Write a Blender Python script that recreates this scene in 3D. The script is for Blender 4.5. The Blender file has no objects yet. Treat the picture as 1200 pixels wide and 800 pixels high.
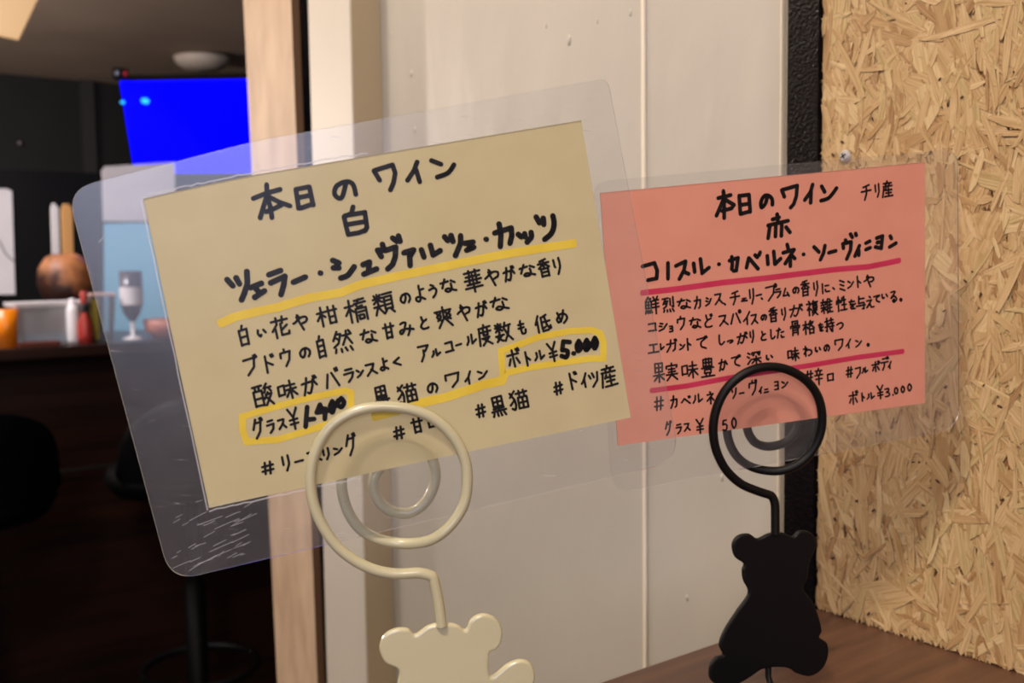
import bpy, bmesh, math, random
import numpy as np
from mathutils import Vector, Matrix, noise

# ---------------------------------------------------------------- camera, world, lights, exposure
C = bpy.context.scene.collection
F = 1195.0                       # focal length in pixels of the 1200 px wide frame
CAM = Vector((0.0, 0.0, 1.245))  # eye point above the floor; the counter top is 1.05 m high
RW = Matrix(((0.80323433, -0.05793927, 0.59283864),
             (-0.59551489, -0.05590441, 0.80139673),
             (-0.01329005, -0.9967536, -0.07940804)))   # camera (right, down, forward) -> world
cam = bpy.data.cameras.new('camera'); cam_o = bpy.data.objects.new('camera', cam); C.objects.link(cam_o)
right, down, fwd = RW.col[0], RW.col[1], RW.col[2]
cam_o.matrix_world = Matrix(((right.x, -down.x, -fwd.x, CAM.x), (right.y, -down.y, -fwd.y, CAM.y),
                             (right.z, -down.z, -fwd.z, CAM.z), (0, 0, 0, 1)))
cam.sensor_width = 36; cam.lens = F / 1200 * 36; cam.clip_start = 0.01
cam.dof.use_dof = True; cam.dof.focus_distance = 0.365; cam.dof.aperture_fstop = 17
bpy.context.scene.camera = cam_o
w = bpy.data.worlds.new('world'); bpy.context.scene.world = w; w.use_nodes = True
w.node_tree.nodes['Background'].inputs[0].default_value = (0.9, 0.75, 0.62, 1)
w.node_tree.nodes['Background'].inputs[1].default_value = 0.02
vs = bpy.context.scene.view_settings
vs.view_transform = 'Standard'; vs.look = 'None'; vs.gamma = 1; vs.use_curve_mapping = False
vs.exposure = 0.78

def area(name, loc, target, size, power, col):
    l = bpy.data.lights.new(name, 'AREA'); l.shape = 'DISK'; l.size = size; l.energy = power; l.color = col
    o = bpy.data.objects.new(name, l); C.objects.link(o); o.location = loc
    o.rotation_euler = (Vector(target) - Vector(loc)).to_track_quat('-Z', 'Y').to_euler()
    return o
area('ceiling_lamp_main', (-0.50, -0.12, 2.3), (0.3, 0.35, 1.2), 0.20, 9.2, (1.0, 0.84, 0.66))
area('ceiling_lamp_rear', (-0.9, -1.7, 2.3), (0.2, 0.4, 1.1), 0.5, 12, (1.0, 0.86, 0.72))
area('added_bar_light', (-0.2, 2.6, 2.3), (0.1, 3.4, 0.9), 0.5, 25, (0.95, 0.90, 0.95))  # added cool light over the bar, reaching film and paper from behind
area('added_backlight', (-0.35, 1.15, 2.3), (0.1, 0.5, 1.2), 0.3, 9, (1.0, 0.84, 0.67))  # added backlight so the inner coils show through the paper
area('added_cool_light', (-1.75, -1.95, 1.62), (0.0, 0.4, 1.22), 1.1, 13, (0.64, 0.70, 1.0))  # added bluish light behind the camera to veil the film; no window there
def fill_point(name, loc, rad, power, col):
    l = bpy.data.lights.new(name, 'POINT'); l.shadow_soft_size = rad; l.energy = power; l.color = col
    o = bpy.data.objects.new(name, l); C.objects.link(o); o.location = loc
fill_point('added_ceiling_fill', (-0.9, 4.2, 1.75), 0.06, 65, (1.0, 0.84, 0.72))  # added point light, out of view, to brighten the far ceiling
fill_point('added_ceiling_fill_near', (-1.1, 2.2, 2.0), 0.06, 5, (1.0, 0.80, 0.62))  # second added point light, out of view, for the nearer ceiling

# ---------------------------------------------------------------- helpers
def ray(px, py):
    return RW @ Vector(((px - 600) / F, (py - 400) / F, 1.0))
def at_z(px, py, d):            # a point seen at depth d along the optical axis
    return CAM + ray(px, py) * d
def on(px, py, axis, val):      # where the line of sight meets the world plane axis=val
    r = ray(px, py); t = (val - CAM[axis]) / r[axis]
    return CAM + r * t
def on_pl(px, py, p, n):
    r = ray(px, py); t = (p - CAM).dot(n) / r.dot(n)
    return CAM + r * t
def srgb(r, g, b):
    f = lambda c: (c / 255 / 12.92) if c / 255 <= 0.04045 else ((c / 255 + 0.055) / 1.055) ** 2.4
    return (f(r), f(g), f(b), 1)

def mat(name, col, rough=0.5, metal=0.0, spec=0.5, emit=None, estr=0, coat=0):
    m = bpy.data.materials.new(name); m.use_nodes = True
    b = m.node_tree.nodes['Principled BSDF']
    b.inputs['Base Color'].default_value = col; b.inputs['Roughness'].default_value = rough
    b.inputs['Metallic'].default_value = metal; b.inputs['Specular IOR Level'].default_value = spec
    b.inputs['Coat Weight'].default_value = coat
    if emit: b.inputs['Emission Color'].default_value = emit; b.inputs['Emission Strength'].default_value = estr
    return m
def nd(m, t, **k):
    n = m.node_tree.nodes.new(t)
    for a, v in k.items():
        if a in n.inputs.keys(): n.inputs[a].default_value = v
        else: setattr(n, a, v)
    return n
def lk(m, a, ao, b, bi): m.node_tree.links.new(a.outputs[ao], b.inputs[bi])
def noise_mat(name, c1, c2, scale=20, stretch=(1, 1, 1), rough=0.5, bump=0.2, bscale=None, dist=0.001, detail=6, lo=0.3, hi=0.7, coords='Object', spec=0.5, coat=0):
    m = mat(name, c1, rough, spec=spec, coat=coat); b = m.node_tree.nodes['Principled BSDF']
    tc = nd(m, 'ShaderNodeTexCoord'); mp = nd(m, 'ShaderNodeMapping'); mp.inputs['Scale'].default_value = stretch
    lk(m, tc, coords, mp, 'Vector')
    n = nd(m, 'ShaderNodeTexNoise'); n.inputs['Scale'].default_value = scale; n.inputs['Detail'].default_value = detail
    lk(m, mp, 'Vector', n, 'Vector')
    r = nd(m, 'ShaderNodeValToRGB'); r.color_ramp.elements[0].position = lo; r.color_ramp.elements[1].position = hi
    r.color_ramp.elements[0].color = c1; r.color_ramp.elements[1].color = c2
    lk(m, n, 'Fac', r, 'Fac'); lk(m, r, 'Color', b, 'Base Color')
    if bump:
        n2 = nd(m, 'ShaderNodeTexNoise'); n2.inputs['Scale'].default_value = bscale or scale * 2; n2.inputs['Detail'].default_value = 4
        lk(m, mp, 'Vector', n2, 'Vector')
        bp = nd(m, 'ShaderNodeBump'); bp.inputs['Strength'].default_value = bump; bp.inputs['Distance'].default_value = dist
        lk(m, n2, 'Fac', bp, 'Height'); lk(m, bp, 'Normal', b, 'Normal')
    return m

def obj(name, verts, faces, m=None, parent=None, smooth=False, kind=None):
    me = bpy.data.meshes.new(name); me.from_pydata([tuple(v) for v in verts], [], faces); me.update()
    o = bpy.data.objects.new(name, me); C.objects.link(o)
    if m: me.materials.append(m)
    if smooth:
        for p in me.polygons: p.use_smooth = True
    if parent: setp(o, parent)
    if kind: o['kind'] = kind
    return o
def setp(o, parent):
    o.parent = parent; o.matrix_parent_inverse = Matrix.Translation(-parent.location) if parent.type == 'EMPTY' else Matrix()
def bm_obj(name, bm, m, parent=None, smooth=False, kind=None):
    me = bpy.data.meshes.new(name); bm.normal_update(); bm.to_mesh(me); bm.free()
    o = bpy.data.objects.new(name, me); C.objects.link(o); me.materials.append(m)
    if smooth:
        for p in me.polygons: p.use_smooth = True
    if parent: setp(o, parent)
    if kind: o['kind'] = kind
    return o
def thing(name, label, cat, loc, group=None):
    o = bpy.data.objects.new(name, None); C.objects.link(o); o.location = loc; o.empty_display_size = 0.02
    o['label'] = label; o['category'] = cat
    if group: o['group'] = group
    return o
def tag(o, label, cat, group=None):
    o['label'] = label; o['category'] = cat
    if group: o['group'] = group
    return o
def box(name, lo, hi, m, parent=None, bevel=0, kind=None):
    bm = bmesh.new(); lo = Vector(lo); hi = Vector(hi)
    bmesh.ops.create_cube(bm, size=1)
    for v in bm.verts: v.co = Vector((lo[i] + (v.co[i] + 0.5) * (hi[i] - lo[i]) for i in range(3)))
    if bevel: bmesh.ops.bevel(bm, geom=bm.edges[:], offset=bevel, segments=2, affect='EDGES', profile=0.6)
    return bm_obj(name, bm, m, parent, kind=kind)
def prism(name, pts, depth, m, parent=None, bevel=0, smooth=False):
    """closed outline of 3-D points, extruded by the vector depth"""
    bm = bmesh.new(); vs_ = [bm.verts.new(p) for p in pts]; f = bm.faces.new(vs_)
    r = bmesh.ops.extrude_face_region(bm, geom=[f])
    top = [v for v in r['geom'] if isinstance(v, bmesh.types.BMVert)]
    bmesh.ops.translate(bm, vec=depth, verts=top)
    bmesh.ops.recalc_face_normals(bm, faces=bm.faces[:])
    if bevel:
        ed = [e for e in bm.edges if e.is_manifold and e.calc_face_angle(0) > 1.2]
        bmesh.ops.bevel(bm, geom=ed, offset=bevel, segments=3, affect='EDGES', profile=0.5)
    return bm_obj(name, bm, m, parent, smooth=smooth)
def lathe(name, prof, base, m, parent=None, seg=28, smooth=True):
    vs_, fs = [], []
    for r, z in prof:
        for k in range(seg):
            a = 2 * math.pi * k / seg; vs_.append(Vector(base) + Vector((r * math.cos(a), r * math.sin(a), z)))
    for i in range(len(prof) - 1):
        for k in range(seg):
            k2 = (k + 1) % seg; fs.append((i * seg + k, i * seg + k2, (i + 1) * seg + k2, (i + 1) * seg + k))
    return obj(name, vs_, fs, m, parent, smooth)
def tube(name, pts, r, m, parent=None, seg=12, rf=None):
    pts = [Vector(p) for p in pts]; n = len(pts); vs_, fs = [], []
    t0 = (pts[1] - pts[0]).normalized(); u = t0.orthogonal().normalized()
    for i, p in enumerate(pts):
        t = (pts[min(i + 1, n - 1)] - pts[max(i - 1, 0)]).normalized()
        u = (u - t * u.dot(t)).normalized(); v = t.cross(u); rr = r * (rf(i / (n - 1)) if rf else 1)
        for k in range(seg):
            a = 2 * math.pi * k / seg; vs_.append(p + (u * math.cos(a) + v * math.sin(a)) * rr)
    for i in range(n - 1):
        for k in range(seg):
            k2 = (k + 1) % seg; fs.append((i * seg + k, i * seg + k2, (i + 1) * seg + k2, (i + 1) * seg + k))
    fs.append(tuple(range(seg - 1, -1, -1))); fs.append(tuple(range((n - 1) * seg, n * seg)))
    return obj(name, vs_, fs, m, parent, True)
def crom(pts, n=8, closed=False):
    pts = [Vector(p) for p in pts]; out = []; N = len(pts)
    rng = range(N if closed else N - 1)
    for i in rng:
        if closed: a, b, c, d = pts[i - 1], pts[i], pts[(i + 1) % N], pts[(i + 2) % N]
        else: a, b, c, d = pts[max(i - 1, 0)], pts[i], pts[i + 1], pts[min(i + 2, N - 1)]
        for k in range(n):
            t = k / n
            out.append(0.5 * ((2 * b) + (c - a) * t + (2 * a - 5 * b + 4 * c - d) * t * t + (3 * b - a - 3 * c + d) * t ** 3))
    if not closed: out.append(pts[-1])
    return out

# ---------------------------------------------------------------- materials
M = {}
M['panel_paint'] = noise_mat('panel_paint', srgb(178, 175, 168), srgb(190, 186, 179), 3, (1, 1, 0.45), 0.42, 0.6, 20, 0.004, lo=0.35, hi=0.65)
M['stile_paint'] = noise_mat('stile_paint', srgb(192, 188, 180), srgb(202, 197, 188), 4, (1, 1, 0.2), 0.45, 0.3, 18, 0.002)
M['post_wood'] = noise_mat('post_wood', srgb(176, 150, 126), srgb(208, 184, 158), 34, (1, 1, 0.35), 0.55, 0.4, 40, 0.002)
M['bead_paint'] = mat('bead_paint', srgb(224, 216, 202), 0.35)
M['cabinet_black'] = mat('cabinet_black', srgb(8, 8, 10), 0.6, spec=.2)
M['tan_shade'] = noise_mat('tan_shade', srgb(160, 144, 118), srgb(174, 158, 130), 6, (1, 1, .2), .5, .2, 20, .002)  # darker tan holding the shade of the stile's side face
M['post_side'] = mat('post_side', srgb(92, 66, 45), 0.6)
M['black_paint'] = noise_mat('black_paint', srgb(10, 9, 12), srgb(16, 15, 18), 60, (1, 1, 1), 0.16, 0.7, 520, 0.0008, spec=0.22)
M['counter_wood'] = noise_mat('counter_wood', srgb(66, 44, 34), srgb(100, 68, 50), 16, (0.7, 9, 1), 0.38, 0.15, 40, 0.0006, lo=0.25, hi=0.75)
M['bar_wood'] = noise_mat('bar_wood', srgb(26, 14, 11), srgb(50, 26, 18), 8, (0.4, 6, 6), 0.35, 0.1)
M['black_wall'] = noise_mat('black_wall', srgb(15, 15, 18), srgb(24, 23, 27), 3, (1, 1, 1), 0.6, 0.1)
M['dark_wall'] = mat('dark_wall', srgb(60, 52, 46), 0.7)
M['room_wall'] = mat('room_wall', srgb(170, 150, 128), 0.8)
M['ceiling_paint'] = noise_mat('ceiling_paint', srgb(186, 166, 152), srgb(214, 194, 178), 1.2, (1, 1, 1), 0.75, 0.1)
M['floor'] = noise_mat('floor', srgb(22, 17, 15), srgb(30, 24, 20), 3, (6, 1, 1), 0.55, 0.1)
M['black_metal'] = mat('black_metal', srgb(6, 5, 6), 0.5, spec=0.25)
M['stool_black'] = mat('stool_black', srgb(3, 3, 4), 0.55, spec=0.12)
M['cream_metal'] = mat('cream_metal', srgb(188, 184, 152), 0.28, coat=0.5)
M['ink'] = mat('ink', srgb(14, 9, 12), 0.6, spec=0.2)
M['ink_faded'] = mat('ink_faded', srgb(84, 70, 66), 0.6)
M['highlighter'] = noise_mat('highlighter', srgb(216, 186, 38), srgb(226, 200, 60), 120, (1, 1, 1), 0.6, 0)
M['magenta'] = noise_mat('magenta', srgb(196, 34, 76), srgb(206, 50, 92), 120, (1, 1, 1), 0.6, 0)
M['white_plastic'] = mat('white_plastic', srgb(225, 222, 222), 0.4)
M['white_sheet'] = noise_mat('white_sheet', srgb(205, 198, 200), srgb(228, 222, 222), 5, (1, 1, 1), 0.6, 0)
M['screw_metal'] = mat('screw_metal', srgb(205, 208, 214), 0.3, 0.5)
M['orange'] = mat('orange', srgb(235, 130, 10), 0.35)
M['red'] = mat('red', srgb(165, 50, 40), 0.35)
M['yellow'] = mat('yellow', srgb(225, 200, 40), 0.4)
M['brown'] = noise_mat('brown', srgb(52, 26, 18), srgb(190, 124, 76), 9, (1, 1, 1), 0.5, 0.6, lo=.42, hi=.6)
M['terracotta'] = mat('terracotta', srgb(176, 104, 76), 0.5)
M['wood_light'] = noise_mat('wood_light', srgb(205, 150, 88), srgb(222, 172, 110), 20, (1, 1, 0.2), 0.5, 0)
M['light_blue'] = mat('light_blue', srgb(138, 205, 236), 0.5)
M['steel'] = mat('steel', srgb(160, 160, 165), 0.3, 1.0)

def paper_mat(name, c1, c2, tr=0.32):
    m = bpy.data.materials.new(name); m.use_nodes = True; nt = m.node_tree; nt.nodes.clear()
    out = nd(m, 'ShaderNodeOutputMaterial'); mix = nd(m, 'ShaderNodeMixShader'); d = nd(m, 'ShaderNodeBsdfDiffuse'); t = nd(m, 'ShaderNodeBsdfTranslucent')
    tc = nd(m, 'ShaderNodeTexCoord'); n = nd(m, 'ShaderNodeTexNoise'); n.inputs['Scale'].default_value = 60; n.inputs['Detail'].default_value = 5
    r = nd(m, 'ShaderNodeValToRGB'); r.color_ramp.elements[0].color = c1; r.color_ramp.elements[1].color = c2
    r.color_ramp.elements[0].position = 0.3; r.color_ramp.elements[1].position = 0.7
    lk(m, tc, 'Object', n, 'Vector'); lk(m, n, 'Fac', r, 'Fac'); lk(m, r, 'Color', d, 'Color'); lk(m, r, 'Color', t, 'Color')
    mix.inputs[0].default_value = tr
    lk(m, d, 0, mix, 1); lk(m, t, 0, mix, 2); lk(m, mix, 0, out, 0)
    return m
M['yellow_paper'] = paper_mat('yellow_paper', srgb(206, 197, 160), srgb(212, 204, 167), 0.5)
M['pink_paper'] = paper_mat('pink_paper', srgb(226, 155, 138), srgb(230, 161, 144), 0.5)

def film_mat(name, haze=0.05, gloss=1.0, scratch=True):
    m = bpy.data.materials.new(name); m.use_nodes = True; nt = m.node_tree; nt.nodes.clear()
    out = nd(m, 'ShaderNodeOutputMaterial')
    tr = nd(m, 'ShaderNodeBsdfTransparent'); tr.inputs[0].default_value = (0.97, 0.97, 0.97, 1)
    df = nd(m, 'ShaderNodeBsdfDiffuse'); df.inputs[0].default_value = (0.85, 0.85, 0.88, 1)
    tl = nd(m, 'ShaderNodeBsdfTranslucent'); tl.inputs[0].default_value = (0.85, 0.87, 0.95, 1)
    hz = nd(m, 'ShaderNodeMixShader'); hz.inputs[0].default_value = 0.5
    lk(m, df, 0, hz, 1); lk(m, tl, 0, hz, 2)
    tc = nd(m, 'ShaderNodeTexCoord'); mp = nd(m, 'ShaderNodeMapping'); mp.inputs['Scale'].default_value = (1, 1, 1)
    n = nd(m, 'ShaderNodeTexNoise'); n.inputs['Scale'].default_value = 26; n.inputs['Detail'].default_value = 6
    lk(m, tc, 'UV', mp, 'Vector')
    mp.inputs['Rotation'].default_value = (0, 0, math.radians(18)); 
    st = nd(m, 'ShaderNodeMapping'); st.inputs['Scale'].default_value = (8, 120, 1); lk(m, mp, 'Vector', st, 'Vector')
    s = nd(m, 'ShaderNodeTexNoise'); s.inputs['Scale'].default_value = 1.6; s.inputs['Detail'].default_value = 3
    lk(m, st, 'Vector', s, 'Vector'); 
    n.inputs['Scale'].default_value = 5
    lk(m, tc, 'UV', n, 'Vector')
    sr = nd(m, 'ShaderNodeMapRange'); sr.inputs['From Min'].default_value = 0.66; sr.inputs['From Max'].default_value = 0.78
    sr.inputs['To Max'].default_value = 0.35 if scratch else 0.0
    lk(m, s, 'Fac', sr, 'Value')
    nr = nd(m, 'ShaderNodeMapRange'); nr.inputs['From Min'].default_value = 0.3; nr.inputs['From Max'].default_value = 0.7
    nr.inputs['To Min'].default_value = haze * 0.7; nr.inputs['To Max'].default_value = haze * 1.3
    lk(m, n, 'Fac', nr, 'Value')
    ad = nd(m, 'ShaderNodeMath', operation='ADD'); lk(m, sr, 0, ad, 0); lk(m, nr, 0, ad, 1)
    mx = nd(m, 'ShaderNodeMixShader'); lk(m, ad, 0, mx, 0); lk(m, tr, 0, mx, 1); lk(m, hz, 0, mx, 2)
    gl = nd(m, 'ShaderNodeBsdfGlossy'); gl.inputs['Roughness'].default_value = 0.22
    fr = nd(m, 'ShaderNodeFresnel'); fr.inputs['IOR'].default_value = 1.4
    fm = nd(m, 'ShaderNodeMath', operation='MULTIPLY'); fm.inputs[1].default_value = gloss; lk(m, fr, 0, fm, 0)
    g2 = nd(m, 'ShaderNodeMixShader'); lk(m, fm, 0, g2, 0); lk(m, mx, 0, g2, 1); lk(m, gl, 0, g2, 2)
    lk(m, g2, 0, out, 0)
    return m
M['film'] = film_mat('film', 0.040)
M['bin_plastic'] = film_mat('bin_plastic', 0.06, scratch=False)
M['crease'] = film_mat('crease', 0.5, scratch=False)
M['film_clear'] = film_mat('film_clear', 0.04, scratch=False)
M['cover'] = film_mat('cover', 0.006, 0.4, scratch=False)
M['clear_plastic'] = film_mat('clear_plastic', 0.5, scratch=False)

# ---------------------------------------------------------------- the room
XW = 0.46287; YC = 0.3455; CT = 1.05; CEIL = 2.35
YT = on(285, 300, 0, XW).y
r0 = ray(0, 86); YB = (CEIL - CAM.z) / r0.z * r0.y
box('floor', (-2.6, -2.6, -0.05), (3.4, YB + 0.1, 0), M['floor'], kind='structure')
box('ceiling', (-2.6, -2.6, CEIL), (3.4, YB + 0.1, CEIL + 0.05), M['ceiling_paint'], kind='structure')
box('wall_back', (-2.6, YB, 0), (3.4, YB + 0.1, CEIL), M['black_wall'], kind='structure')
box('wall_left', (-2.7, -2.6, 0), (-2.6, YB, CEIL), M['room_wall'], kind='structure')
box('wall_front', (-2.6, -2.7, 0), (3.4, -2.6, CEIL), M['room_wall'], kind='structure')
box('wall_right', (XW + 0.06, -2.6, 0), (XW + 0.14, YT - 0.02, CEIL), M['dark_wall'], kind='structure')
box('wall_right_far', (3.4, -2.6, 0), (3.5, YB, CEIL), M['black_wall'], kind='structure')

# white painted partition door seen behind the cards
y = lambda px: on(px, 300, 0, XW + 0.02).y
yl, yst, yfold, yend = y(369), y(418), y(440), on(920, 300, 0, XW + 0.02).y
DX = XW + 0.02
door = box('door_1', (DX, yend - .004, 0.02), (DX + 0.03, yl, CEIL), M['panel_paint'], kind='structure')
# raised stile at the far side: the shade on its near side is coloured in as a tan band
tst = 0.5
st_w = None
stx = XW - 0.012
ys1 = on(417, 300, 0, stx).y; ys2 = on(369, 300, 0, stx).y
box('door_stile', (stx, ys1, 0.02), (DX - 0.0005, ys2, CEIL), M['stile_paint'], door, bevel=0.001)
box('stile_side', (stx + 0.0012, ys1 - 0.0008, 0.02), (DX - 0.0005, ys1, CEIL), M['tan_shade'], door)
yb_ = y(756)
box('seam_bead', (DX - 0.002, yb_ - 0.0016, 0.02), (DX, yb_ + 0.0016, CEIL), M['bead_paint'], door, bevel=0.0009)
ye = y(917)
box('edge_bead', (DX - 0.004, yend, 0.02), (DX, ye, CEIL), M['bead_paint'], door, bevel=0.0012)
rnd = random.Random(5)
bm = bmesh.new()
for (px, py, s) in [(482, 86, 1.0), (667, 47, 1.2), (486, 152, 1.0), (459, 40, .6), (739, 15, .7), (802, 478, .8), (838, 500, .7), (832, 515, .6), (846, 560, .7), (880, 250, .7), (790, 300, .6), (805, 700, .7), (700, 25, .5), (640, 30, .6)]:
    p = on(px, py, 0, DX)
    bmesh.ops.create_uvsphere(bm, u_segments=10, v_segments=6, radius=0.0021 * s, matrix=Matrix.Translation(p) @ Matrix.Diagonal((0.5, 0.9, 1.6, 1)))
bm_obj('paint_drips', bm, M['panel_paint'], door, True, 'stuff')

# black glossy posts and the pale wooden post (leaning slightly in its frame)
t1 = box('trim_1', (XW - 0.002, YC + 0.0005, 0), (DX + 0.04, on(921, 300, 0, XW - 0.002).y, CEIL), M['black_paint'], kind='structure')
def lean_prism(name, pt, pb, x0, x1, m):
    """upright board from its near and far edge at the top (py=0) and bottom (py=800) of the view"""
    a, b = pt; c, d = pb
    def col(px0, px1):
        p = on(px0, 0, 0, x0); q = on(px1, 800, 0, x0)
        k = (p.y - q.y) / (p.z - q.z)
        return q.y + k * (0 - q.z), q.y + k * (CEIL - q.z)
    nb, ntp = col(b, d); fb, ft = col(a, c)
    v = [(x0, nb, 0), (x0, fb, 0), (x0, ft, CEIL), (x0, ntp, CEIL), (x1, nb, 0), (x1, fb, 0), (x1, ft, CEIL), (x1, ntp, CEIL)]
    o = obj(name, v, [(0, 1, 2, 3), (7, 6, 5, 4), (0, 4, 5, 1), (1, 5, 6, 2), (2, 6, 7, 3), (3, 7, 4, 0)], m)
    return o
t2 = lean_prism('trim_2', (344, 361), (370, 384), XW + 0.004, XW + 0.05, M['black_paint']); t2['kind'] = 'structure'
xp = XW - 0.012; yn = on(341, 300, 0, xp).y
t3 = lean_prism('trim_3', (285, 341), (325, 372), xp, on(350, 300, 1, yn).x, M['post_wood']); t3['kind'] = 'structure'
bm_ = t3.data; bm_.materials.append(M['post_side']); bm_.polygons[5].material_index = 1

# ---------------------------------------------------------------- counter
cnt = thing('wooden_counter', 'dark brown wooden counter ledge the two bear clips stand on', 'counter', (0.1, 0, 0))
box('counter_top', (-0.75, -0.9, CT - 0.035), (XW + 0.011, YC, CT - 0.0002), M['counter_wood'], cnt, bevel=0.0015)
box('counter_front', (-0.60, -0.85, 0.0), (-0.57, YC - 0.03, CT - 0.036), M['bar_wood'], cnt)
box('counter_side', (-0.569, YC - 0.06, 0.0), (XW - 0.01, YC - 0.03, CT - 0.036), M['bar_wood'], cnt)

# ---------------------------------------------------------------- strand board
def strand_mat(i, c):
    c1 = srgb(*c); c2 = srgb(*[max(0, k - 34 - j * 4) for j, k in enumerate(c)])
    m = mat('strand_wood_%d' % i, c1, 0.42, spec=0.45); b = m.node_tree.nodes['Principled BSDF']
    uv = nd(m, 'ShaderNodeUVMap'); mp = nd(m, 'ShaderNodeMapping'); mp.inputs['Scale'].default_value = (40, 900, 1)
    n = nd(m, 'ShaderNodeTexNoise'); n.inputs['Scale'].default_value = 1; n.inputs['Detail'].default_value = 5
    r = nd(m, 'ShaderNodeValToRGB'); r.color_ramp.elements[0].color = c2; r.color_ramp.elements[1].color = c1
    r.color_ramp.elements[0].position = 0.25; r.color_ramp.elements[1].position = 0.6
    lk(m, uv, 'UV', mp, 'Vector'); lk(m, mp, 'Vector', n, 'Vector'); lk(m, n, 'Fac', r, 'Fac'); lk(m, r, 'Color', b, 'Base Color')
    bp = nd(m, 'ShaderNodeBump'); bp.inputs['Strength'].default_value = 0.5; bp.inputs['Distance'].default_value = 0.0006
    lk(m, n, 'Fac', bp, 'Height'); lk(m, bp, 'Normal', b, 'Normal')
    return m
cols = [tuple(int(k * .92) for k in c) for c in [(206, 178, 134), (199, 170, 125), (194, 163, 118), (213, 187, 143), (182, 149, 106), (202, 172, 128), (172, 138, 96), (196, 172, 126)]]
SM = [strand_mat(i, c) for i, c in enumerate(cols)]
M['board_core'] = noise_mat('board_core', srgb(120, 82, 48), srgb(170, 125, 78), 90, (1, 1, 1), 0.7, 0.6, 120, 0.001)
board = thing('strand_board', 'golden oriented strand board panel covering the wall at right', 'board', (XW, 0, CT))
box('board_core', (XW + 0.0015, -1.0, CT), (XW + 0.0115, YC, CEIL), M['board_core'], board)
rs = random.Random(11)
def strand_shape(L, W, rs):
    """a thin ragged flake in its own x (along the grain), y, z=outward"""
    nx = 6; vs_ = []; up = []
    bend = rs.uniform(-0.10, 0.10) * W * 2; skew1 = rs.uniform(-1.1, 1.1) * W; skew2 = rs.uniform(-1.1, 1.1) * W
    for i in range(nx):
        u = i / (nx - 1); x = (u - 0.5) * L
        w = W / 2 * (1 - 0.30 * abs(2 * u - 1) ** 3) * rs.uniform(0.85, 1.05)
        if i in (0, nx - 1): w *= rs.uniform(0.45, 0.95)
        off = bend * (1 - (2 * u - 1) ** 2)
        for s in (-1, 1):
            e = (skew1 if i == 0 else skew2 if i == nx - 1 else 0) * s * 0.5
            vs_.append((x + e, s * w + off, rs.uniform(-.00012, .00012)))
    n = len(vs_); th = 0.00042
    allv = vs_ + [(a, b, c - th) for a, b, c in vs_]
    fs = []
    for i in range(nx - 1):
        a = i * 2
        fs.append((a, a + 2, a + 3, a + 1)); fs.append((a, n + a, n + a + 2, a + 2)); fs.append((a + 1, a + 3, n + a + 3, n + a + 1))
    fs.append((0, 1, n + 1, n)); fs.append((n - 2, n + n - 2, n + n - 1, n - 1))
    uvs = [(v[0] + 0.0, v[1]) for v in allv]
    return allv, fs, uvs
def place_m(yy, zz, h, ang, tx, ty):
    # local x -> in-board direction at angle ang from vertical, local z -> -X world
    d = Vector((0, math.sin(ang), math.cos(ang))); nrm = Vector((-1, tx, ty)).normalized()
    d = (d - nrm * d.dot(nrm)).normalized(); s = nrm.cross(d)
    return Matrix(((d.x, s.x, nrm.x, XW - h), (d.y, s.y, nrm.y, yy), (d.z, s.z, nrm.z, zz), (0, 0, 0, 1)))
def rand_ang():
    q = rs.random()
    if q < .6: return rs.gauss(0.0, 0.3)
    if q < .75: return rs.gauss(0.9, 0.3)
    return rs.uniform(-math.pi / 2, math.pi / 2)
allv, allf, mi, uvall = [], [], [], []
nst = 0
for k in range(8200):
    vis = k > 1500
    if vis: yy = rs.uniform(0.19, YC + .004); zz = rs.uniform(CT - .012, CT + 0.52)
    else: yy = rs.uniform(-0.6, YC - .002); zz = rs.uniform(CT, CEIL - .1)
    L = rs.choice((rs.uniform(.010, .022), rs.uniform(.016, .04), rs.uniform(.006, .013))); W = min(L * .38, rs.uniform(.0012, .0048))
    if not vis: L *= 2.4; W *= 3.2
    ang = rand_ang(); h = (rs.uniform(-0.0009, 0.0001) if k % 5 else rs.uniform(.0001, .00045)) if vis else rs.uniform(-.0012, -.0004)
    ey = abs(math.sin(ang)) * L / 2 + abs(math.cos(ang)) * W / 2; ez = abs(math.cos(ang)) * L / 2 + abs(math.sin(ang)) * W / 2
    yy = min(yy, YC - ey - .0003); zz = max(zz, CT + ez + .0003)
    mtx = place_m(yy, zz, h, ang, rs.gauss(0, .02), rs.gauss(0, .02))
    v, f, uv = strand_shape(L, W, rs); b0 = len(allv); ou, ov = rs.uniform(0, 9), rs.uniform(0, 9)
    allv += [tuple(mtx @ Vector(p)) for p in v]; uvall += [(a + ou, b + ov) for a, b in uv]
    c = rs.choice((0, 0, 1, 1, 2, 2, 3, 4, 5, 5, 6, 7)); allf += [tuple(b0 + i for i in q) for q in f]; mi += [c] * len(f)
so = obj('small_wood_strands', allv, allf, None, board, kind='stuff')
for m in SM: so.data.materials.append(m)
so.data.polygons.foreach_set('material_index', mi)
uvl = so.data.uv_layers.new(name='UVMap')
li = np.zeros(len(so.data.loops), dtype=np.int32); so.data.loops.foreach_get('vertex_index', li)
uvl.data.foreach_set('uv', np.array(uvall, dtype=np.float32)[li].ravel())
protos = []
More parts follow.
